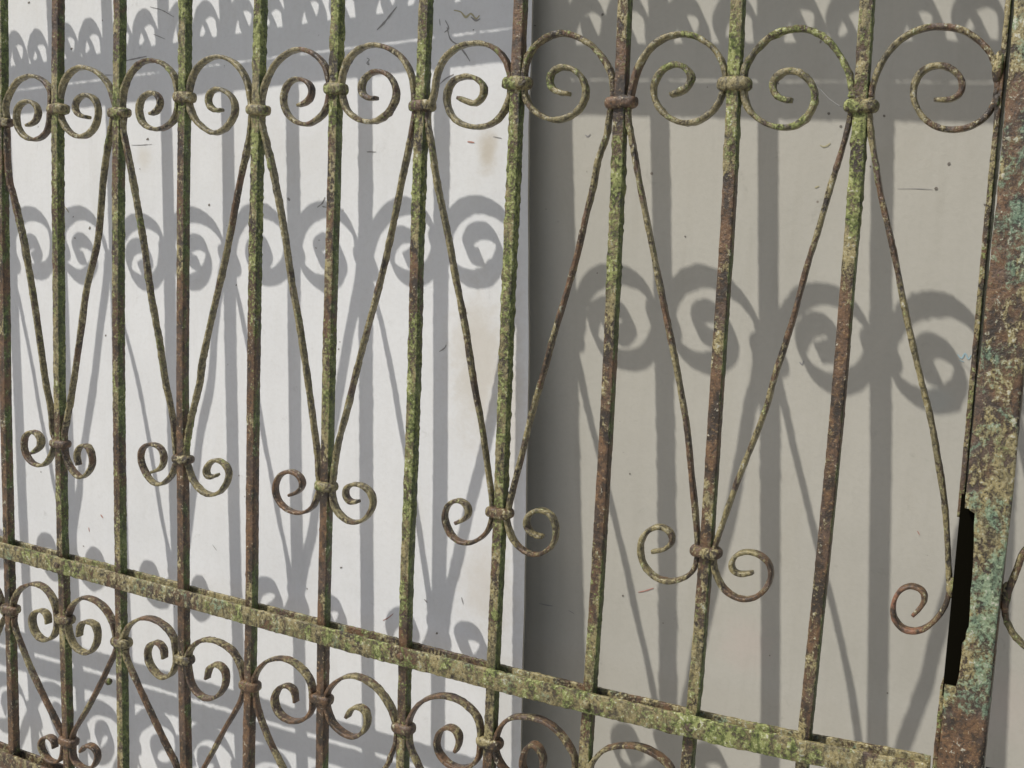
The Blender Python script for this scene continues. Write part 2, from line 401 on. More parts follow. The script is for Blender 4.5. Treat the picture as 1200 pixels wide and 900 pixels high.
def slab(x0, x1, zc, half_h, y, half_t, root, name='rail_strip', mat=None, seed=0, moss=0.5, amp=0.0003):
    xs = np.arange(x0, x1, 0.0022)
    P = np.array([(x, y, zc(x)) for x in xs])
    k = np.ones(41)/41; P[:, 2] = np.convolve(np.pad(P[:, 2], 20, mode='edge'), k, 'valid')
    P[:, 2] += 0.0007*vnoise(np.column_stack([xs*9, xs*0, xs*0+seed]), seed)
    mo = moss + 0.6*vnoise(np.column_stack([xs*12, xs*0, xs*0+seed]), seed+5)
    # section a = in plane normal (z), b = depth (y)
    V, F, m_ = sweep_mesh(P, half_h, half_t, 0.0009, amp=amp, seed=seed, moss=mo)
    return link(name, V, F, mat or M_RAIL, root, m_)

# rails: two flat strips with the bars between them
YS = 0.0092
slab(-0.58, 1.2078, rail_z, 0.0105, -YS, 0.0022, gate, seed=21, moss=0.55)
slab(-0.58, 1.2078, lambda x: rail_z(x), 0.0105, YS, 0.0022, gate, seed=22, moss=0.5)
tr = lambda x: ZR2 + float(np.interp(x, [-.3, .2, .6, 1.2], [-.012, -.003, .004, .001]))
slab(-0.58, 1.2078, tr, 0.0125, -YS, 0.0022, gate, seed=23)
slab(-0.58, 1.2078, tr, 0.0125, YS, 0.0022, gate, seed=24)
br = lambda x: ZBOT
slab(-0.58, 1.2078, br, 0.0118, -YS, 0.0022, gate, seed=25, mat=M_LOW, moss=0)
slab(-0.58, 1.2078, br, 0.0118, YS, 0.0022, gate, seed=26, mat=M_LOW, moss=0)

def rivet(x, z, r_, h, root, seed):
    V = []; D = []; ns = 16; nr = 6
    for a_ in range(nr):
        an = math.pi/2*a_/(nr-1)
        for k in range(ns):
            t = 2*math.pi*k/ns
            V.append((x + r_*math.cos(an)*math.cos(t), -YS-0.0024 - h*math.sin(an), z + r_*math.cos(an)*math.sin(t)))
            D.append((math.cos(an)*math.cos(t), -math.sin(an), math.cos(an)*math.sin(t)))
    V = rough_up(np.array(V), np.array(D), 0.0004, seed)
    F = [(a_*ns+k, a_*ns+(k+1) % ns, (a_+1)*ns+(k+1) % ns, (a_+1)*ns+k) for a_ in range(nr-1) for k in range(ns)]
    F = [f[::-1] for f in F]; F.append(tuple(range((nr-1)*ns, nr*ns)))
    link('rivet', V, F, M_RAIL, root, np.full(len(V), .3))
for i in range(-5, 11):
    r_, h = (0.0052, 0.0038) if i == 8 else (0.0046, 0.0014)
    x = barx(i, 0); rivet(x+0.001, rail_z(x)-(0.001 if i == 8 else 0.0), r_, h, gate, i+60)

# ------------------------------------------------------------------ traced ironwork, photo points to the gate's own plane
Z1 = lambda p: zm(p, 0, 0); Z2 = lambda p: zm(p, 300, 0); Z3 = lambda p: zm(p, 600, 0); Z4 = lambda p: zm(p, 900, 0)
SCROLL = {
 0: Z1([(25,500),(50,430),(90,375),(150,355),(200,375),(235,415),(243,470),(235,560),(225,610),(195,645),(150,655),(105,630),(80,580),(80,520),(100,485),(140,475),(175,500),(180,545),(160,575),(130,588)]),
 1: Z1([(548,520),(525,430),(490,370),(440,330),(380,315),(330,340),(300,385),(285,440),(278,500),(290,560),(310,600),(350,635),(395,640),(435,610),(458,560),(460,500),(435,455),(395,445),(360,470),(352,510),(370,540),(415,550)]),
 2: Z1([(572,520),(580,430),(610,350),(660,295),(720,283),(775,305),(815,350),(830,400),(838,460),(828,540),(800,580),(755,605),(700,600),(665,570),(652,520),(660,470),(690,440),(725,435),(752,465),(750,500),(725,530),(708,535)]),
 3: Z1([(1178,480),(1165,400),(1140,340),(1095,290),(1030,265),(970,280),(925,320),(898,375),(885,450),(893,510),(915,560),(955,600),(1005,625),(1055,605),(1090,560),(1105,520),(1095,465),(1060,430),(1020,415),(990,430),(975,465),(985,500),(1010,518),(1040,515)]),
 4: Z2([(25,480),(45,390),(85,310),(140,255),(210,230),(275,255),(320,300),(340,350),(350,420),(340,490),(320,530),(290,560),(240,585),(185,570),(145,530),(128,470),(140,410),(170,375),(210,370),(250,390),(265,430),(245,475),(200,495)]),
 5: Z2([(745,450),(735,370),(700,290),(640,235),(560,210),(495,225),(445,265),(415,320),(400,400),(410,470),(430,520),(480,560),(540,572),(600,550),(645,495),(660,440),(645,380),(605,340),(560,335),(520,355),(495,400),(500,440),(530,462),(565,460)]),
 6: Z2([(835,450),(850,350),(885,275),(950,220),(1040,202),(1110,220),(1160,265),(1185,320),(1195,385),(1190,460),(1160,530),(1110,580),(1040,597),(970,585),(920,545),(895,480),(900,420),(930,375),(985,358),(1040,370),(1072,410),(1065,455),(1025,488),(990,475),(950,458)]),
 7: Z3([(480,440),(468,350),(430,275),(370,210),(300,170),(230,155),(165,175),(110,215),(75,270),(60,330),(58,390),(62,450),(90,505),(140,545),(205,565),(265,550),(315,515),(345,460),(345,400),(320,350),(280,322),(235,312),(195,330),(175,375),(185,415),(225,435),(270,440)]),
 8: Z3([(560,440),(575,370),(600,300),(650,225),(710,180),(790,160),(860,170),(920,205),(965,250),(990,300),(1003,360),(995,420),(960,500),(900,555),(830,580),(760,565),(700,520),(668,460),(665,400),(690,345),(730,310),(780,300),(825,325),(845,370),(825,410),(790,430),(745,445)]),
 9: zm([(800,560),(785,470),(760,390),(700,290),(640,225),(560,180),(480,168),(400,180),(330,205),(260,260),(205,330),(165,400),(155,480),(160,560),(185,640),(240,695),(310,735),(390,750),(470,735),(530,690),(570,620),(575,540),(545,470),(495,430),(440,412),(385,425),(340,460),(325,510),(345,560),(390,585),(440,590)], 840, 0, 5.0),
 10: Z4([(485,440),(500,370),(535,290),(590,215),(660,160),(740,130),(830,125),(910,140),(970,175),(1020,220),(1050,260),(1068,310),(1076,370),(1074,440),(1055,500),(1020,550),(960,590),(880,610),(800,600),(735,560),(695,500),(680,440),(690,380),(725,330),(780,308),(840,310),(890,345),(915,390),(905,440),(860,468),(780,468)])}
STRUT = {   # (cell): from the even collar down to the odd lower collar
 0: [(9,188),(12,217),(15,225),(27.5,280),(37.5,337),(45,387),(54,450),(60,480),(62,507)],
 1: [(131,150),(126,175),(121,212),(115,280),(102,337),(95,387),(86,450),(81,480),(76,505)],
 2: [(144,150),(150,180),(156,212),(169,287),(177,345),(187,400),(194,447),(200,475),(204,500),(206.5,530)],
 3: [(295,140),(291,170),(281,215),(265,300),(250,365),(237,425),(234,450),(226,482),(221,507),(218,530)],
 4: [(306,140),(311,162),(320,200),(325,225),(334,275),(342,330),(351,380),(360,440),(367,492),(372,530),(374,560)],
 5: [(484,150),(479,175),(471,212),(457,282),(442,345),(427,400),(415,447),(407,480),(396,522),(391,557)],
 6: [(501,140),(506,170),(512,212),(525,275),(535,330),(546,387),(555,446),(565,500),(572,550),(577,587)],
 7: [(715,132),(711,160),(702,185),(695,220),(686,257),(675,305),(662,350),(650,390),(635,445),(622,490),(612,532),(602,570),(598,587)],
 8: [(736,135),(740,160),(745,187),(751,222),(760,267),(770,317),(780,367),(789,410),(796,447),(805,500),(810,550),(815,600),(818,635)],
 9: [(996,140),(991,160),(984,185),(974,217),(959,270),(945,315),(932,365),(919,407),(906,447),(899,475),(882,520),(865,562),(850,605),(839,637)],
 10: [(1019,135),(1021,160),(1026,190),(1031,222),(1040,262),(1051,312),(1061,365),(1070,405),(1080,447),(1090,487),(1097,525),(1105,575),(1109,612),(1112,670),(1113,690)]}
ZA = lambda p: zm(p, 0, 450); ZB = lambda p: zm(p, 300, 450); ZC = lambda p: zm(p, 600, 450)
CURL = {
 0: ZA([(240,340),(205,380),(160,375),(125,335),(112,280),(125,235),(155,222),(185,240),(195,275),(180,305),(150,325)]),
 1: ZA([(305,320),(320,370),(345,410),(380,440),(415,415),(435,370),(425,310),(400,285),(370,300),(360,340),(370,380)]),
 2: ZA([(825,380),(805,430),(760,470),(715,460),(680,410),(660,350),(670,300),(710,280),(755,300),(770,350),(755,395),(715,413)]),
 3: ZA([(885,390),(905,450),(940,495),(985,520),(1035,505),(1065,460),(1075,410),(1050,370),(1010,355),(975,380),(965,415),(985,440),(1020,425)]),
 4: ZB([(290,520),(270,575),(215,605),(150,590),(105,545),(90,490),(110,430),(160,408),(205,430),(222,470),(200,505),(160,520)]),
 5: ZB([(360,530),(375,585),(420,635),(470,650),(520,625),(550,570),(545,520),(510,480),(460,468),(425,485),(420,525),(445,555),(480,550)]),
 6: ZB([(1100,660),(1075,705),(1010,745),(945,735),(905,690),(885,630),(895,575),(935,545),(980,555),(1000,595),(985,630),(940,650)]),
 7: ZC([(-20,660),(0,720),(40,770),(100,800),(160,785),(200,740),(207,680),(190,620),(150,592),(105,595),(70,625),(68,670),(100,705),(145,715)]),
 8: [(816,662),(808,674),(790,681),(773,679),(758,667),(751,650),(752,632),(762,620),(776,617),(787,625),(788,636),(779,644),(765,646)],
 9: [(836,662),(841,677),(850,692),(865,701),(880,702),(893,695),(902,682),(904,668),(899,656),(888,649),(875,646),(863,650),(857,659),(858,669),(868,673),(882,671)],
 10: [(1113,690),(1109,707),(1100,722),(1085,736),(1070,740),(1055,735),(1047,722),(1047,705),(1055,691),(1067,686),(1080,690),(1085,700),(1079,712),(1070,721)]}
ZD = lambda p: zm(p, 0, 675); ZE = lambda p: zm(p, 300, 675); ZF = lambda p: zm(p, 600, 675)
LSCROLL = {
 0: ZD([(60,150),(75,90),(110,50),(160,35),(205,50),(240,90),(262,140),(270,200),(268,250),(245,290),(205,300),(170,270),(152,220),(155,180),(180,160),(210,165),(225,190),(228,222)]),
 1: ZD([(548,300),(535,230),(500,160),(450,115),(395,100),(350,125),(325,170),(318,215),(325,270),(345,320),(385,355),(420,360),(450,325),(460,270),(445,225),(410,212),(380,225),(372,280)]),
 2: ZD([(582,300),(595,250),(625,215),(680,195),(740,210),(790,250),(820,300),(828,370),(826,420),(800,465),(760,475),(720,440),(695,390),(695,340),(720,310),(750,315),(770,345),(772,385)]),
 3: ZD([(1148,490),(1130,420),(1090,350),(1030,310),(965,297),(920,315),(890,350),(880,390),(885,450),(900,510),(940,560),(990,575),(1035,550),(1060,500),(1055,440),(1020,412),(985,425),(972,480)]),
 4: ZE([(-10,500),(5,450),(50,400),(120,385),(180,405),(230,450),(260,500),(268,570),(263,630),(230,670),(170,680),(115,650),(90,600),(90,555),(115,520),(150,512),(180,535),(188,590)]),
 5: ZE([(655,680),(640,630),(600,560),(540,500),(470,468),(410,475),(360,510),(330,560),(332,610),(340,640),(360,690),(410,735),(460,755),(505,730),(525,680),(515,630),(480,610),(445,625),(430,660)]),
 6: ZE([(715,690),(740,630),(790,580),(860,560),(930,570),(990,605),(1040,660),(1055,730),(1052,800),(1045,850),(1010,890),(950,900),(890,870),(850,810),(850,760),(870,720),(910,705),(950,735),(955,780),(938,820)]),
 7: ZF([(298,930),(295,850),(260,780),(200,710),(130,670),(50,658),(0,662),(-40,690),(-70,740),(-78,810),(-60,870),(-20,920),(30,950),(90,950),(140,910),(150,860),(125,800),(95,785),(60,820),(48,880),(60,910)]),
 8: None}
LSTRUT = {
 0: [(17,732),(25,755),(37,785),(52,817),(67,847),(75,864)],
 1: [(135,765),(127,782),(115,807),(100,835),(87,857),(85,866)],
 2: [(147,767),(155,787),(170,820),(185,852),(197,877),(207,897)],
 3: [(284,817),(275,835),(262,857),(250,880),(236,905)],
 4: [(301,825),(307,845),(317,870),(332,900)],
 5: [(464,872),(457,887),(450,902)], 6: [(480,872),(486,887),(492,900)]}
LCURL = {0: zm([(365,840),(330,865),(285,850),(250,800),(240,750),(260,718),(295,715),(320,740),(323,780)], 0, 720, 5.0),
         1: zm([(430,840),(465,885),(505,905),(545,895),(572,850),(570,800),(540,770),(505,765),(480,800)], 0, 720, 5.0)}

OFF = BB + 0.0024
def cell_sides(c):
    """even and odd bar of a cell and the side the cell lies on"""
    even = c if c % 2 == 0 else c+1; odd = c+1 if c % 2 == 0 else c
    return even, odd
def ex(c):       # x beside the even bar on the cell's side
    e, o = cell_sides(c); return (1 if c % 2 == 0 else -1)
def shift(path, c0, c1):      # reuse a traced piece in another cell of the same handedness
    return [(x + (c1-c0)*S, z) for x, z in path]
def mirror(path, c0, c1):     # reuse across the bar: reflect inside the cell
    return [((c0+0.5)*S - x + (c1+0.5)*S, z) for x, z in path]
def pick(table, c, even_src, odd_src):
    if table.get(c): return fence(table[c])
    src = even_src if c % 2 == 0 else odd_src
    return shift(fence(table[src]), src, c)

seed = 100
for c in range(-5, 10+1):
    even, odd = cell_sides(c); s = ex(c); seed += 7
    has_even = even <= 10
    # upper scroll
    p = pick(SCROLL, c, 2, 3)
    p = [(barx(even, ZEVEN)+s*OFF, ZEVEN)] + p
    make_rod('scroll', p, gate, seed=seed, half=0.0023, deep=0.0050, end_taper=(0, 0.25), moss=0.15 + (0.3 if c in (7, 9, 5) else 0))
    # long diagonal rod
    p = pick(STRUT, c, 2, 3)
    p = [(barx(even, ZEVEN)+s*OFF, ZEVEN)] + p
    if c < 10: p = p + [(barx(odd, ZLOW)-s*OFF, ZLOW)]
    make_rod('diagonal_rod', p, gate, seed=seed+1, half=0.00215, deep=0.0046, moss=0.2)
    # curl at its foot
    p = pick(CURL, c, 2, 3)
    if c < 10: p = [(barx(odd, ZLOW)-s*OFF, ZLOW)] + p
    make_rod('curl', p, gate, mat=(M_ORANGE if c == 10 else None), seed=seed+2, half=0.0021, deep=0.0052, end_taper=(0, 0.2), moss=0.1)
    # lower row
    if LSCROLL.get(c): p = fence(LSCROLL[c])
    elif c % 2 == 0: p = shift(fence(LSCROLL[2]), 2, c)
    else: p = shift(fence(LSCROLL[3]), 3, c)
    p = [(barx(even, ZLE)+s*OFF, ZLE)] + p
    if c == 8: p = [(x, z) if k else (x, z) for k, (x, z) in enumerate([(barx(8, ZLE)+OFF, ZLE)] + fence(ZF([(365,900),(395,850),(440,810),(510,795),(580,795),(640,815),(700,850),(740,890),(755,930)])) + shift(fence(LSCROLL[2]), 2, 8)[8:])]
    make_rod('scroll', p, gate, seed=seed+3, half=0.0021, deep=0.0056, mat=M_LOW, end_taper=(0, 0.1), moss=0.0, bev=0.0010)
    p = fence(LSTRUT[c]) if c in LSTRUT else shift(fence(LSTRUT[0 if c % 2 == 0 else 1]), c % 2, c)
    p = [(barx(even, ZLE)+s*OFF, ZLE)] + p + [(barx(odd, ZLL)-s*OFF, ZLL)]
    make_rod('diagonal_rod', p, gate, seed=seed+4, half=0.00215, deep=0.0046, mat=M_LOW, moss=0.05)
    p = fence(LCURL[c]) if c in LCURL else shift(fence(LCURL[c % 2]), c % 2, c)
    p = [(barx(odd, ZLL)-s*OFF, ZLL)] + p
    make_rod('curl', p, gate, seed=seed+5, half=0.0020, deep=0.0056, mat=M_LOW, end_taper=(0, 0.1), moss=0)
    # small paired curls standing on the top rail
    xa, xb = barx(c, .9), barx(c+1, .9)
    for sgn, xb0 in ((1, xa), (-1, xb)):
        q = [(OFF, .836), (.0105, .864), (.018, .880), (.030, .888), (.043, .881), (.0505, .866), (.048, .851), (.038, .844), (.029, .850), (.028, .861), (.036, .866)]
        k = random.uniform(.93, 1.06)
        make_rod('curl', [(xb0 + sgn*a_*k, .833 + (b_-.833)*k + tr(xa)-ZR2) for a_, b_ in q], gate, seed=seed+6, half=0.0021, deep=0.0050)

# collars tying rods to bars
CE = {0: 143, 2: 131, 4: 128, 6: 123, 8: 119, 10: 123}; CO = {1: 127, 3: 113, 5: 103, 7: 96, 9: 97}
CL = {1: 522, 3: 540, 5: 572, 7: 603, 9: 649}; CLE = {0: 717, 2: 756, 4: 807, 6: 857}; CLO = {1: 729, 3: 776, 5: 823, 7: 874}
def collar_z(i, tab, default):
    if i not in tab: return default
    y = tab[i]; xs = np.interp(y, [b_ for _, b_ in BAR_PX[i]], [a_ for a_, _ in BAR_PX[i]])
    return float(onplane((xs, y), -0.008)[2])
CM = {10: .9, 8: .1, 9: .7, 7: .8, 6: .4, 5: 1.2, 4: .5, 3: .3, 1: .5}
for i in range(-5, 11):
    big_ = random.uniform(0.94, 1.08)
    if i % 2 == 0: make_collar(barx(i, ZEVEN), collar_z(i, CE, ZEVEN), gate, seed=i+200, wide=.0148*big_, tall=.0060, tilt=random.uniform(-.03, .03), moss=CM.get(i, .2))
    else: make_collar(barx(i, ZODD), collar_z(i, CO, ZODD), gate, seed=i+200, wide=.0145*big_, tall=.0066, tilt=random.uniform(-.03, .03), moss=CM.get(i, .2))
    if i % 2: make_collar(barx(i, ZLOW), collar_z(i, CL, ZLOW), gate, seed=i+230, wide=.0142*big_, tall=.0058, moss=(.9 if i == 5 else 0))
    if i % 2 == 0: make_collar(barx(i, ZLE), collar_z(i, CLE, ZLE), gate, seed=i+260, wide=.0142*big_, tall=.0064, mat=M_LOW, moss=0)
    else:
        make_collar(barx(i, ZLO), collar_z(i, CLO, ZLO), gate, seed=i+260, wide=.0142*big_, tall=.0062, mat=M_LOW, moss=0)
        make_collar(barx(i, ZLL), ZLL if i != 1 else collar_z(1, {1: 873}, ZLL), gate, seed=i+290, wide=.0142*big_, tall=.0062, mat=M_LOW, moss=0)

# ------------------------------------------------------------------ end flat of the long leaf, broken away beside the lock slot
EX = 1.2112
def endflat(z0, z1, seed):
    zs = np.arange(z0, z1, 0.0025)
    P = np.array([(EX + 0.0006*math.sin(z*9), 0.0145, z) for z in zs])
    V, F, m_ = sweep_mesh(P, 0.0021, 0.0190, 0.0008, amp=0.0004, seed=seed, moss=np.full(len(P), .3))
    link('end_strip', V, F, M_BAR, gate, m_)
endflat(0.228, ZTOP+0.02, 310); endflat(-GZ, 0.078, 311)
# weld lumps where the last scroll and curl meet the end strip
def lump(px, r_, root, seed, mat, sx=1, sz=1):
    x, _, z = onplane(px, -0.006); V = []; ns, nr = 18, 12
    for a_ in range(nr+1):
        th = math.pi*a_/nr
        for k in range(ns):
            t = 2*math.pi*k/ns; V.append((math.sin(th)*math.cos(t), math.sin(th)*math.sin(t), math.cos(th)))
    D = np.array(V); V = D*r_*np.array([sx, 1, sz]) + np.array([x, -0.002, z]); V = rough_up(V, D, r_*0.22, seed)
    F = [(a_*ns+k, (a_+1)*ns+k, (a_+1)*ns+(k+1) % ns, a_*ns+(k+1) % ns) for a_ in range(nr) for k in range(ns)]
    link('weld', V, F, mat, root, np.full(len(V), .6))
lump((1170, 78), 0.0052, gate, 320, M_BAR, 0.9, 2.6); lump((1168, 118), 0.0045, gate, 321, M_BAR, 0.7, 1.6); lump((1114, 690), 0.0042, gate, 322, M_LOW, 0.9, 2.2)

lump((124, 800), 0.0040, gate, 323, M_BAR, 1.1, 1.2); gate.children[-1].name = 'lichen_tuft'
# ------------------------------------------------------------------ right leaf: broad stile with the lock slot, and the start of its ironwork
YP = -0.0145
def pf(px): q = onplane(px, YP); return (q[0], q[2])
left = [(1110, 860), (1107, 806)]
notch = [(1120, 806), (1124, 790), (1127, 758), (1128, 754), (1132, 750), (1132, 740), (1135, 735), (1137, 700), (1139, 680), (1141, 640), (1142, 600), (1141, 597), (1132, 596)]
xl0 = pf((1132, 596))[0]
SHX = 0.0
xl = 0.5*(pf((1145, 450))[0] + pf((1169, 225))[0]); xr = pf((1199, 450))[0]
xlb = pf((1099, 890))[0]; xrb = pf((1150, 890))[0]
def lx(z): return float(np.interp(z, [-.42, pf((1099, 890))[1], pf((1107, 806))[1], pf((1131, 590))[1], pf((1145, 450))[1], pf((1169, 225))[1], 1.12],
    [xlb, xlb, pf((1107, 806))[0], pf((1131, 590))[0], pf((1145, 450))[0], pf((1169, 225))[0], pf((1182, 0))[0]]))
def rx(z): return float(np.interp(z, [-.42, pf((1150, 890))[1], pf((1167, 750))[1], pf((1184, 600))[1], pf((1199, 450))[1], 1.12],
    [xrb, xrb, pf((1167, 750))[0], pf((1184, 600))[0], pf((1199, 450))[0], pf((1199, 450))[0]+0.0005]))
npts = [pf(a_) for a_ in notch]
nz = [z for _, z in npts]; nx = [x for x, _ in npts]
zlo, zhi = min(nz), max(nz)
# plate as a strip grid with a stepped left edge
zs = sorted(set(list(np.arange(-GZ, ZTOP+0.02, 0.0025)) + [zlo-1e-4, zlo+1e-4, zhi-1e-4, zhi+1e-4]))
nzs = np.array(nz); order = np.argsort(nzs)
rows = []
NC = 12
for z in zs:
    if zlo < z < zhi: l_ = float(np.interp(z, nzs[order], np.array(nx)[order])) 
    else: l_ = lx(z)
    r_ = rx(z) + 0.0007*math.sin(z*31) ; l_ += 0.0005*vnoise(np.array([[z*90, 0, 3.]]), 9)[0]
    rows.append([(l_ + (r_-l_)*k/(NC-1), z) for k in range(NC)])
V = []; TH = 0.0045
for ro in rows:
    for x, z in ro: V.append((x, YP, z))
for ro in rows:
    for x, z in ro: V.append((x, YP+TH, z))
V = np.array(V); nfr = len(rows)*NC
F = []
for i in range(len(rows)-1):
    for k in range(NC-1):
        a_ = i*NC+k; F.append((a_, a_+1, a_+NC+1, a_+NC)); bq = a_+nfr; F.append((bq, bq+NC, bq+NC+1, bq+1))
    a_ = i*NC; F.append((a_, a_+NC, a_+NC+nfr, a_+nfr)); a_ = i*NC+NC-1; F.append((a_, a_+nfr, a_+NC+nfr, a_+NC))
D = np.zeros_like(V); D[:, 1] = -1
V[:nfr] = rough_up(V[:nfr], D[:nfr], 0.00045, 77)
st_o = link('stile', V, F, M_STILE, gate2, np.interp(V[:, 2], [-.42, .045, .065, .10, .22, .26, .34, .36, .55, .60, .8], [-1.2, -1.0, .5, 1.1, 1.0, .6, .3, .1, .3, .9, 1.0]) + 0.35*vnoise(V*22, 5))
st_o['label'] = 'broad flat stile with notched lock slot, blue-green paint over brown rust'
# flat bar behind the plate on its right side, and the lock case behind the slot
def box(name, x0, x1, y0, y1, z0, z1, mat, root, skip=()):
    V = [(x, y, z) for z in (z0, z1) for y in (y0, y1) for x in (x0, x1)]
    F = {'b': (0, 2, 3, 1), 't': (4, 5, 7, 6), 'f': (0, 1, 5, 4), 'k': (2, 6, 7, 3), 'l': (0, 4, 6, 2), 'r': (1, 3, 7, 5)}
    return link(name, np.array(V), [f for k, f in F.items() if k not in skip], mat, root, sm=False)
zs_ = np.arange(-GZ, ZTOP+0.02, 0.0025)
P = np.array([(xr-0.0030, YP+TH+0.0125, z) for z in zs_])
V, F, m_ = sweep_mesh(P, 0.0026, 0.0122, 0.0008, amp=0.0004, seed=330, moss=np.full(len(P), .1))
link('stile_flange', V, F, M_STILE, gate2, m_)
P = np.array([(xl+0.0034, YP+TH+0.0125, z) for z in zs_ if z > zhi+0.004])
V, F, m_ = sweep_mesh(P, 0.0022, 0.0122, 0.0008, amp=0.0003, seed=331, moss=np.full(len(P), .0))
link('stile_flange', V, F, M_DARK, gate2, m_)  # gap shade painted in as a near-black flange colour
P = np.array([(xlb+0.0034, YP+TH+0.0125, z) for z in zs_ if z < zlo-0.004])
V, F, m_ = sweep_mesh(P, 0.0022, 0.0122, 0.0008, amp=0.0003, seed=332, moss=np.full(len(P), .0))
link('stile_flange', V, F, M_DARK, gate2, m_)  # same painted gap shade below the slot
box('lock_case', EX+0.0005, xr-0.0058, YP+TH+0.003, YP+TH+0.030, zlo-0.012, zhi+0.010, M_DARK, gate2)  # slot's deep shade comes from the case's near-black colour

def rleaf(pxs, y=0.0): return fence(pxs, y)
zc = onplane((1178, 700), 0)[2]; xc = onplane((1179, 712), 0)[0]
c2 = EX + 0.058 + 0.11*1.0
make_rod('diagonal_rod', [(1.392, .577), (1.385, .52), (1.352, .40), (1.318, .30), (1.292, .225)] + rleaf([(1204, 642), (1192, 667), (1184, 686), (1178.5, 702), (1178, 716)]), gate2, seed=340, half=0.0027, deep=0.0058, moss=.3)
cu = rleaf([(1177, 712), (1179, 726), (1187, 742), (1199, 756)])
lastx, lastz = cu[-1]
cu += [(lastx+0.010, lastz-0.004), (lastx+0.024, lastz+0.002), (lastx+0.032, lastz+0.016), (lastx+0.028, lastz+0.030), (lastx+0.016, lastz+0.034), (lastx+0.008, lastz+0.026), (lastx+0.012, lastz+0.018)]
make_rod('curl', cu, gate2, seed=341, half=0.0021, deep=0.0050, moss=.2)
lump((1178, 700), 0.0048, gate2, 342, M_BAR, 0.9, 2.6)
def bar_at(x, sd_):
    zs = np.arange(-GZ+.005, ZTOP, 0.003); P = np.array([(x, 0, z) for z in zs])
    V, F, m_ = sweep_mesh(P, BB, BB, 0.0013, amp=0.0004, seed=sd_, moss=np.full(len(P), .4)); link('bar', V, F, M_BAR, gate2, m_)
for k in range(3): bar_at(1.40 + k*S, 350+k)
for y_, sd_ in ((-YS, 360), (YS, 361)):
    slab(xr+0.001, 1.66, rail_z, 0.0105, y_, 0.0022, gate2, seed=sd_)
    slab(xr+0.001, 1.66, lambda x: ZR2, 0.0125, y_, 0.0022, gate2, seed=sd_+2)
    slab(xr+0.001, 1.66, lambda x: ZBOT, 0.0118, y_, 0.0022, gate2, seed=sd_+4, mat=M_LOW)
p10 = fence(SCROLL[10])
mir = lambda pts: [(2*1.2465 - x, z) for x, z in pts]
make_rod('scroll', mir([(barx(10, ZEVEN)+OFF, ZEVEN)] + p10), gate2, seed=370, half=0.0023, deep=0.0050)
make_collar(1.40, ZEVEN, gate2, seed=371)
adopt(gate); adopt(gate2)

# ------------------------------------------------------------------ boards behind the gate
def board(name, outline_x, z0, z1, P, thick, mat, nx_=60, nz_=80, edge_mat=None, wav=0.0006, sd_=0):
    """solid board whose front face follows plane P; outline_x(z) -> (x0, x1)"""
    zs = np.linspace(z0, z1, nz_); V = []
    for layer in (0, 1):
        for z in zs:
            a_, b_ = outline_x(z)
            for k in range(nx_):
                x = a_ + (b_-a_)*k/(nx_-1)
                y = ywall(x, z, P) + (thick if layer else wav*float(math.sin(x*7+sd_)*math.cos(z*5)))
                V.append((x, y, z))
    n0 = nx_*nz_; F = []; fm = []
    for i in range(nz_-1):
        for k in range(nx_-1):
            a_ = i*nx_+k; F.append((a_, a_+1, a_+nx_+1, a_+nx_)); fm.append(0)
            b_ = a_+n0; F.append((b_, b_+nx_, b_+nx_+1, b_+1)); fm.append(0)
        a_ = i*nx_; F.append((a_, a_+nx_, a_+nx_+n0, a_+n0)); fm.append(1)
        a_ = i*nx_+nx_-1; F.append((a_, a_+n0, a_+nx_+n0, a_+nx_)); fm.append(1)
    for k in range(nx_-1):
        F.append((k, k+n0, k+1+n0, k+1)); fm.append(1)
        a_ = (nz_-1)*nx_+k; F.append((a_, a_+1, a_+1+n0, a_+n0)); fm.append(1)
    o = link(name, np.array(V), F, mat, sm=False)
    if edge_mat:
        o.data.materials.append(edge_mat)
        # from_pydata keeps the face order
        if len(o.data.polygons) == len(fm): o.data.polygons.foreach_set('material_index', fm)
    return o
def origin_to(o, loc):
    loc = Vector(loc); o.data.transform(Matrix.Translation(-loc)); o.location = loc
ed = [onplane(a_, *PW) for a_ in ((619, 150), (619, 450), (613, 750), (610, 890))]
ez = [q[2] for q in ed][::-1]; exs = [q[0] for q in ed][::-1]
edge_x = lambda z: float(np.interp(z, ez, exs)) + 0.0003*math.sin(z*23) + 0.0002*math.sin(z*61)
panel = board('white_board', lambda z: (-1.6, edge_x(z)), -GZ, 1.0, PW, 0.0035, M_WHITE, 40, 260, M_EDGE, 0.0)
origin_to(panel, (0, 0.1, 0))
panel['label'] = 'scuffed white painted board standing behind the left part of the gate'; panel['category'] = 'board'
wall = board('beige_wall', lambda z: (0.45, 3.2), -GZ, 1.0, PB, 0.06, M_BEIGE, 60, 60, None, 0.0, 2)
origin_to(wall, (1.0, 0.17, 0))
wall['label'] = 'smooth beige painted wall behind the right part of the gate'; wall['category'] = 'wall'

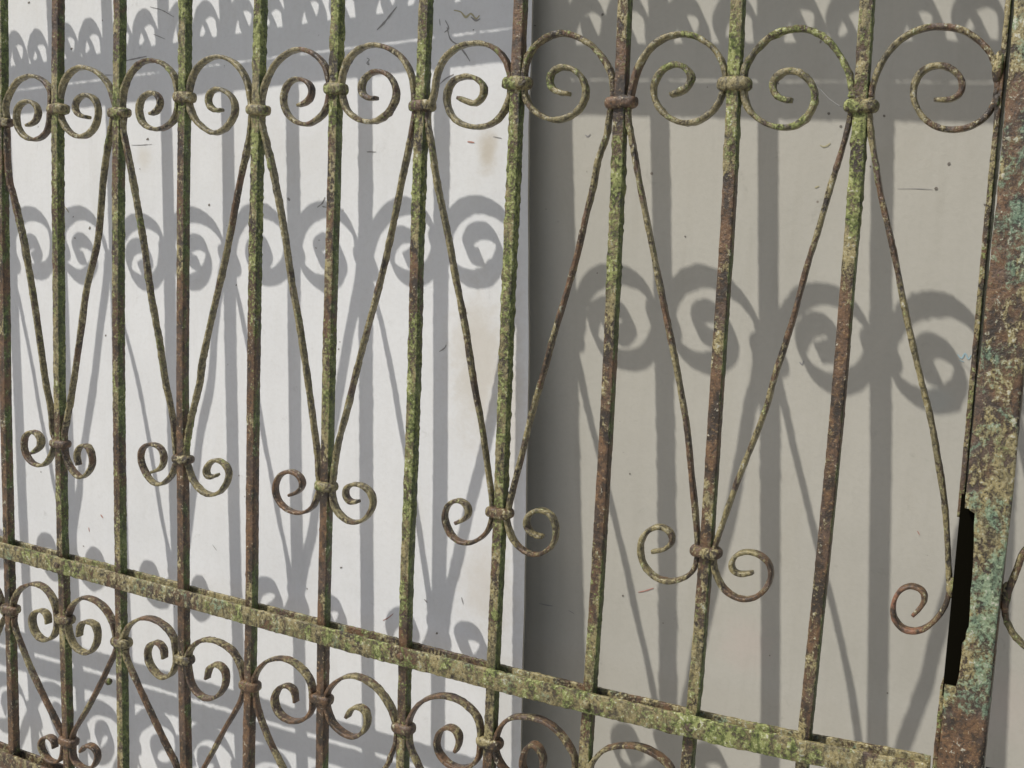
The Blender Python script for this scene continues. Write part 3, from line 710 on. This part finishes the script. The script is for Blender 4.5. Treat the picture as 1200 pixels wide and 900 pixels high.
# marks and scratches drawn on the boards
def mark(pts, P, width, mat, root, name='scratch_mark'):
    q = np.array([onplane(a_, *P) for a_ in pts]); q = catmull(q, 0.002)
    nrm = np.array([P[1], -1.0, P[2]]); nrm /= np.linalg.norm(nrm)
    T = np.gradient(q, axis=0); T /= np.linalg.norm(T, axis=1)[:, None]+1e-9
    Sd = np.cross(T, nrm); n_ = len(q)
    wd = width*(0.35+0.65*np.sin(np.linspace(0.25, math.pi-0.25, n_)))*(1+0.45*vnoise(q*300, 8))
    A_ = q + Sd*wd[:, None] + nrm*0.00035; B_ = q - Sd*wd[:, None] + nrm*0.00035; Cc = q + nrm*0.00045
    V = np.vstack([A_, Cc, B_]); F = []
    for i in range(n_-1):
        F.append((i, i+1, n_+i+1, n_+i)); F.append((n_+i, n_+i+1, 2*n_+i+1, 2*n_+i))
    o = link(name, V, F, mat, root, sm=False)
    o.matrix_parent_inverse = Matrix.Translation(-root.location)
    return o
mw = lambda pts, wd, mt_=M_PENCIL: mark(pts, PW, wd, mt_, panel)
mb = lambda pts, wd, mt_=M_PENCIL: mark(pts, PB, wd, mt_, wall)
mw([(442, 35), (450, 27), (458, 17), (465, 8)], 0.0012)
mw([(524, 32), (528, 46), (538, 54), (546, 64), (551, 72)], 0.0009)
mw([(522, 24), (526, 33), (521, 38)], 0.0007); mw([(515, 22), (516, 30)], 0.0007)
mw([(532, 12), (540, 14), (546, 20), (552, 16), (558, 22), (562, 18)], 0.0011, M_TAN)
mw([(552, 20), (558, 24), (563, 22)], 0.0010)
mw([(430, 68), (433, 70), (430, 74), (433, 76), (431, 72)], 0.0006)
mw([(148, 71), (158, 69), (172, 66)], 0.0009); mw([(176, 8), (190, 12), (204, 20)], 0.0006); mw([(180, 40), (194, 46)], 0.0005)
mw([(154, 170), (164, 170), (178, 169)], 0.0005); mw([(123, 88), (132, 88)], 0.0006)
mw([(514, 100), (523, 92), (532, 87)], 0.0008); mw([(578, 160), (588, 162)], 0.0005)
mw([(548, 166), (556, 167)], 0.0010, M_RED); mw([(430, 178), (441, 178)], 0.0006)
mw([(118, 603), (121, 607)], 0.0013, M_RED); mw([(104, 618), (105, 623)], 0.0010, M_RED); mw([(249, 638), (254, 645)], 0.0006)
mw([(449, 727), (455, 724), (461, 719)], 0.0008, M_RED); mw([(497, 702), (501, 706)], 0.0008); mw([(541, 700), (543, 708)], 0.0007)
mw([(372, 243), (378, 238), (381, 231)], 0.0009); mw([(337, 232), (340, 235)], 0.0014); mw([(378, 242), (383, 243)], 0.0008)
mw([(515, 412), (521, 408), (523, 404)], 0.0007); 
mw([(541, 372), (548, 366)], 0.0006, M_TAN); mw([(76, 242), (81, 249)], 0.0010, M_TAN)
mb([(748, 694), (757, 692), (766, 689)], 0.0007, M_RED); mb([(632, 707), (640, 709), (648, 710)], 0.0007); mb([(666, 715), (673, 719)], 0.0006)
mb([(961, 170), (966, 172), (973, 168), (969, 172)], 0.0008, M_TAN); mb([(955, 220), (960, 218)], 0.0009, M_TAN)
mb([(1122, 415), (1127, 420), (1131, 414), (1135, 421), (1138, 416)], 0.0008, M_BLUE); mb([(1124, 422), (1130, 424)], 0.0006, M_BLUE)
mb([(937, 424), (940, 427), (942, 423)], 0.0009); mb([(1075, 622), (1078, 627)], 0.0006, M_RED)
mb([(1052, 221), (1072, 221), (1093, 222)], 0.0003); mb([(686, 158), (689, 160), (692, 157)], 0.0008)
for (x, y, P_p, rr_) in [(34, 3, PW, 6), (84, 57, PW, 6), (120, 24, PW, 4), (105, 267, PW, 8), (86, 254, PW, 4), (88, 279, PW, 4), (245, 240, PW, 6), (173, 163, PW, 7), (277, 334, PW, 4),
    (124, 393, PW, 5), (48, 553, PW, 4), (98, 640, PW, 4), (512, 742, PW, 6), (360, 690, PW, 4), (397, 409, PW, 4), (400, 665, PW, 6), (243, 891, PW, 4), (164, 198, PW, 3), (555, 35, PW, 4),
    (706, 17, PB, 7), (627, 30, PB, 4), (1097, 221, PB, 8), (1112, 192, PB, 7), (1020, 195, PB, 4), (1154, 240, PB, 5), (730, 698, PB, 5), (803, 277, PB, 4), (1076, 132, PB, 5), (971, 133, PB, 7), (1036, 136, PB, 7),
    (985, 148, PB, 6), (700, 320, PB, 3), (640, 245, PB, 3), (1150, 330, PB, 3), (738, 555, PB, 4), (777, 730, PB, 3), (1040, 812, PB, 4), (902, 768, PB, 4), (912, 98, PB, 4), (829, 102, PB, 3)]:
    rad = rr_*0.00022; a_ = random.uniform(0, 3)
    d = rr_*0.22
    mark([(x-d*math.cos(a_), y-d*math.sin(a_)), (x+d*.3*math.sin(a_), y), (x+d*math.cos(a_), y+d*math.sin(a_))], P_p, rad, M_SOOT, panel if P_p is PW else wall, 'speck')

# ------------------------------------------------------------------ ground
V = np.array([(-30, -30, -GZ-0.004), (30, -30, -GZ-0.004), (30, 30, -GZ-0.004), (-30, 30, -GZ-0.004)])
g = link('ground', V, [(0, 1, 2, 3)], M_GROUND, sm=False); g['kind'] = 'structure'
# a dry thread of cobweb between a scroll and a collar
pt = [(949, 95), (960, 104), (972, 116), (985, 125)]
tw = sweep_mesh(xz(catmull(np.array([(a_, 0, b_) for a_, b_ in fence(pt)]), 0.002)[:, [0, 2]], 0.002), 0.00022, 0.00022, 0.0001, amp=0.0001, seed=5)
cw = link('cobweb_strand', tw[0], tw[1], M_PENCIL); cw['label'] = 'thin grey cobweb strand slanting from a scroll down to the green collar at upper right'; cw['category'] = 'cobweb'
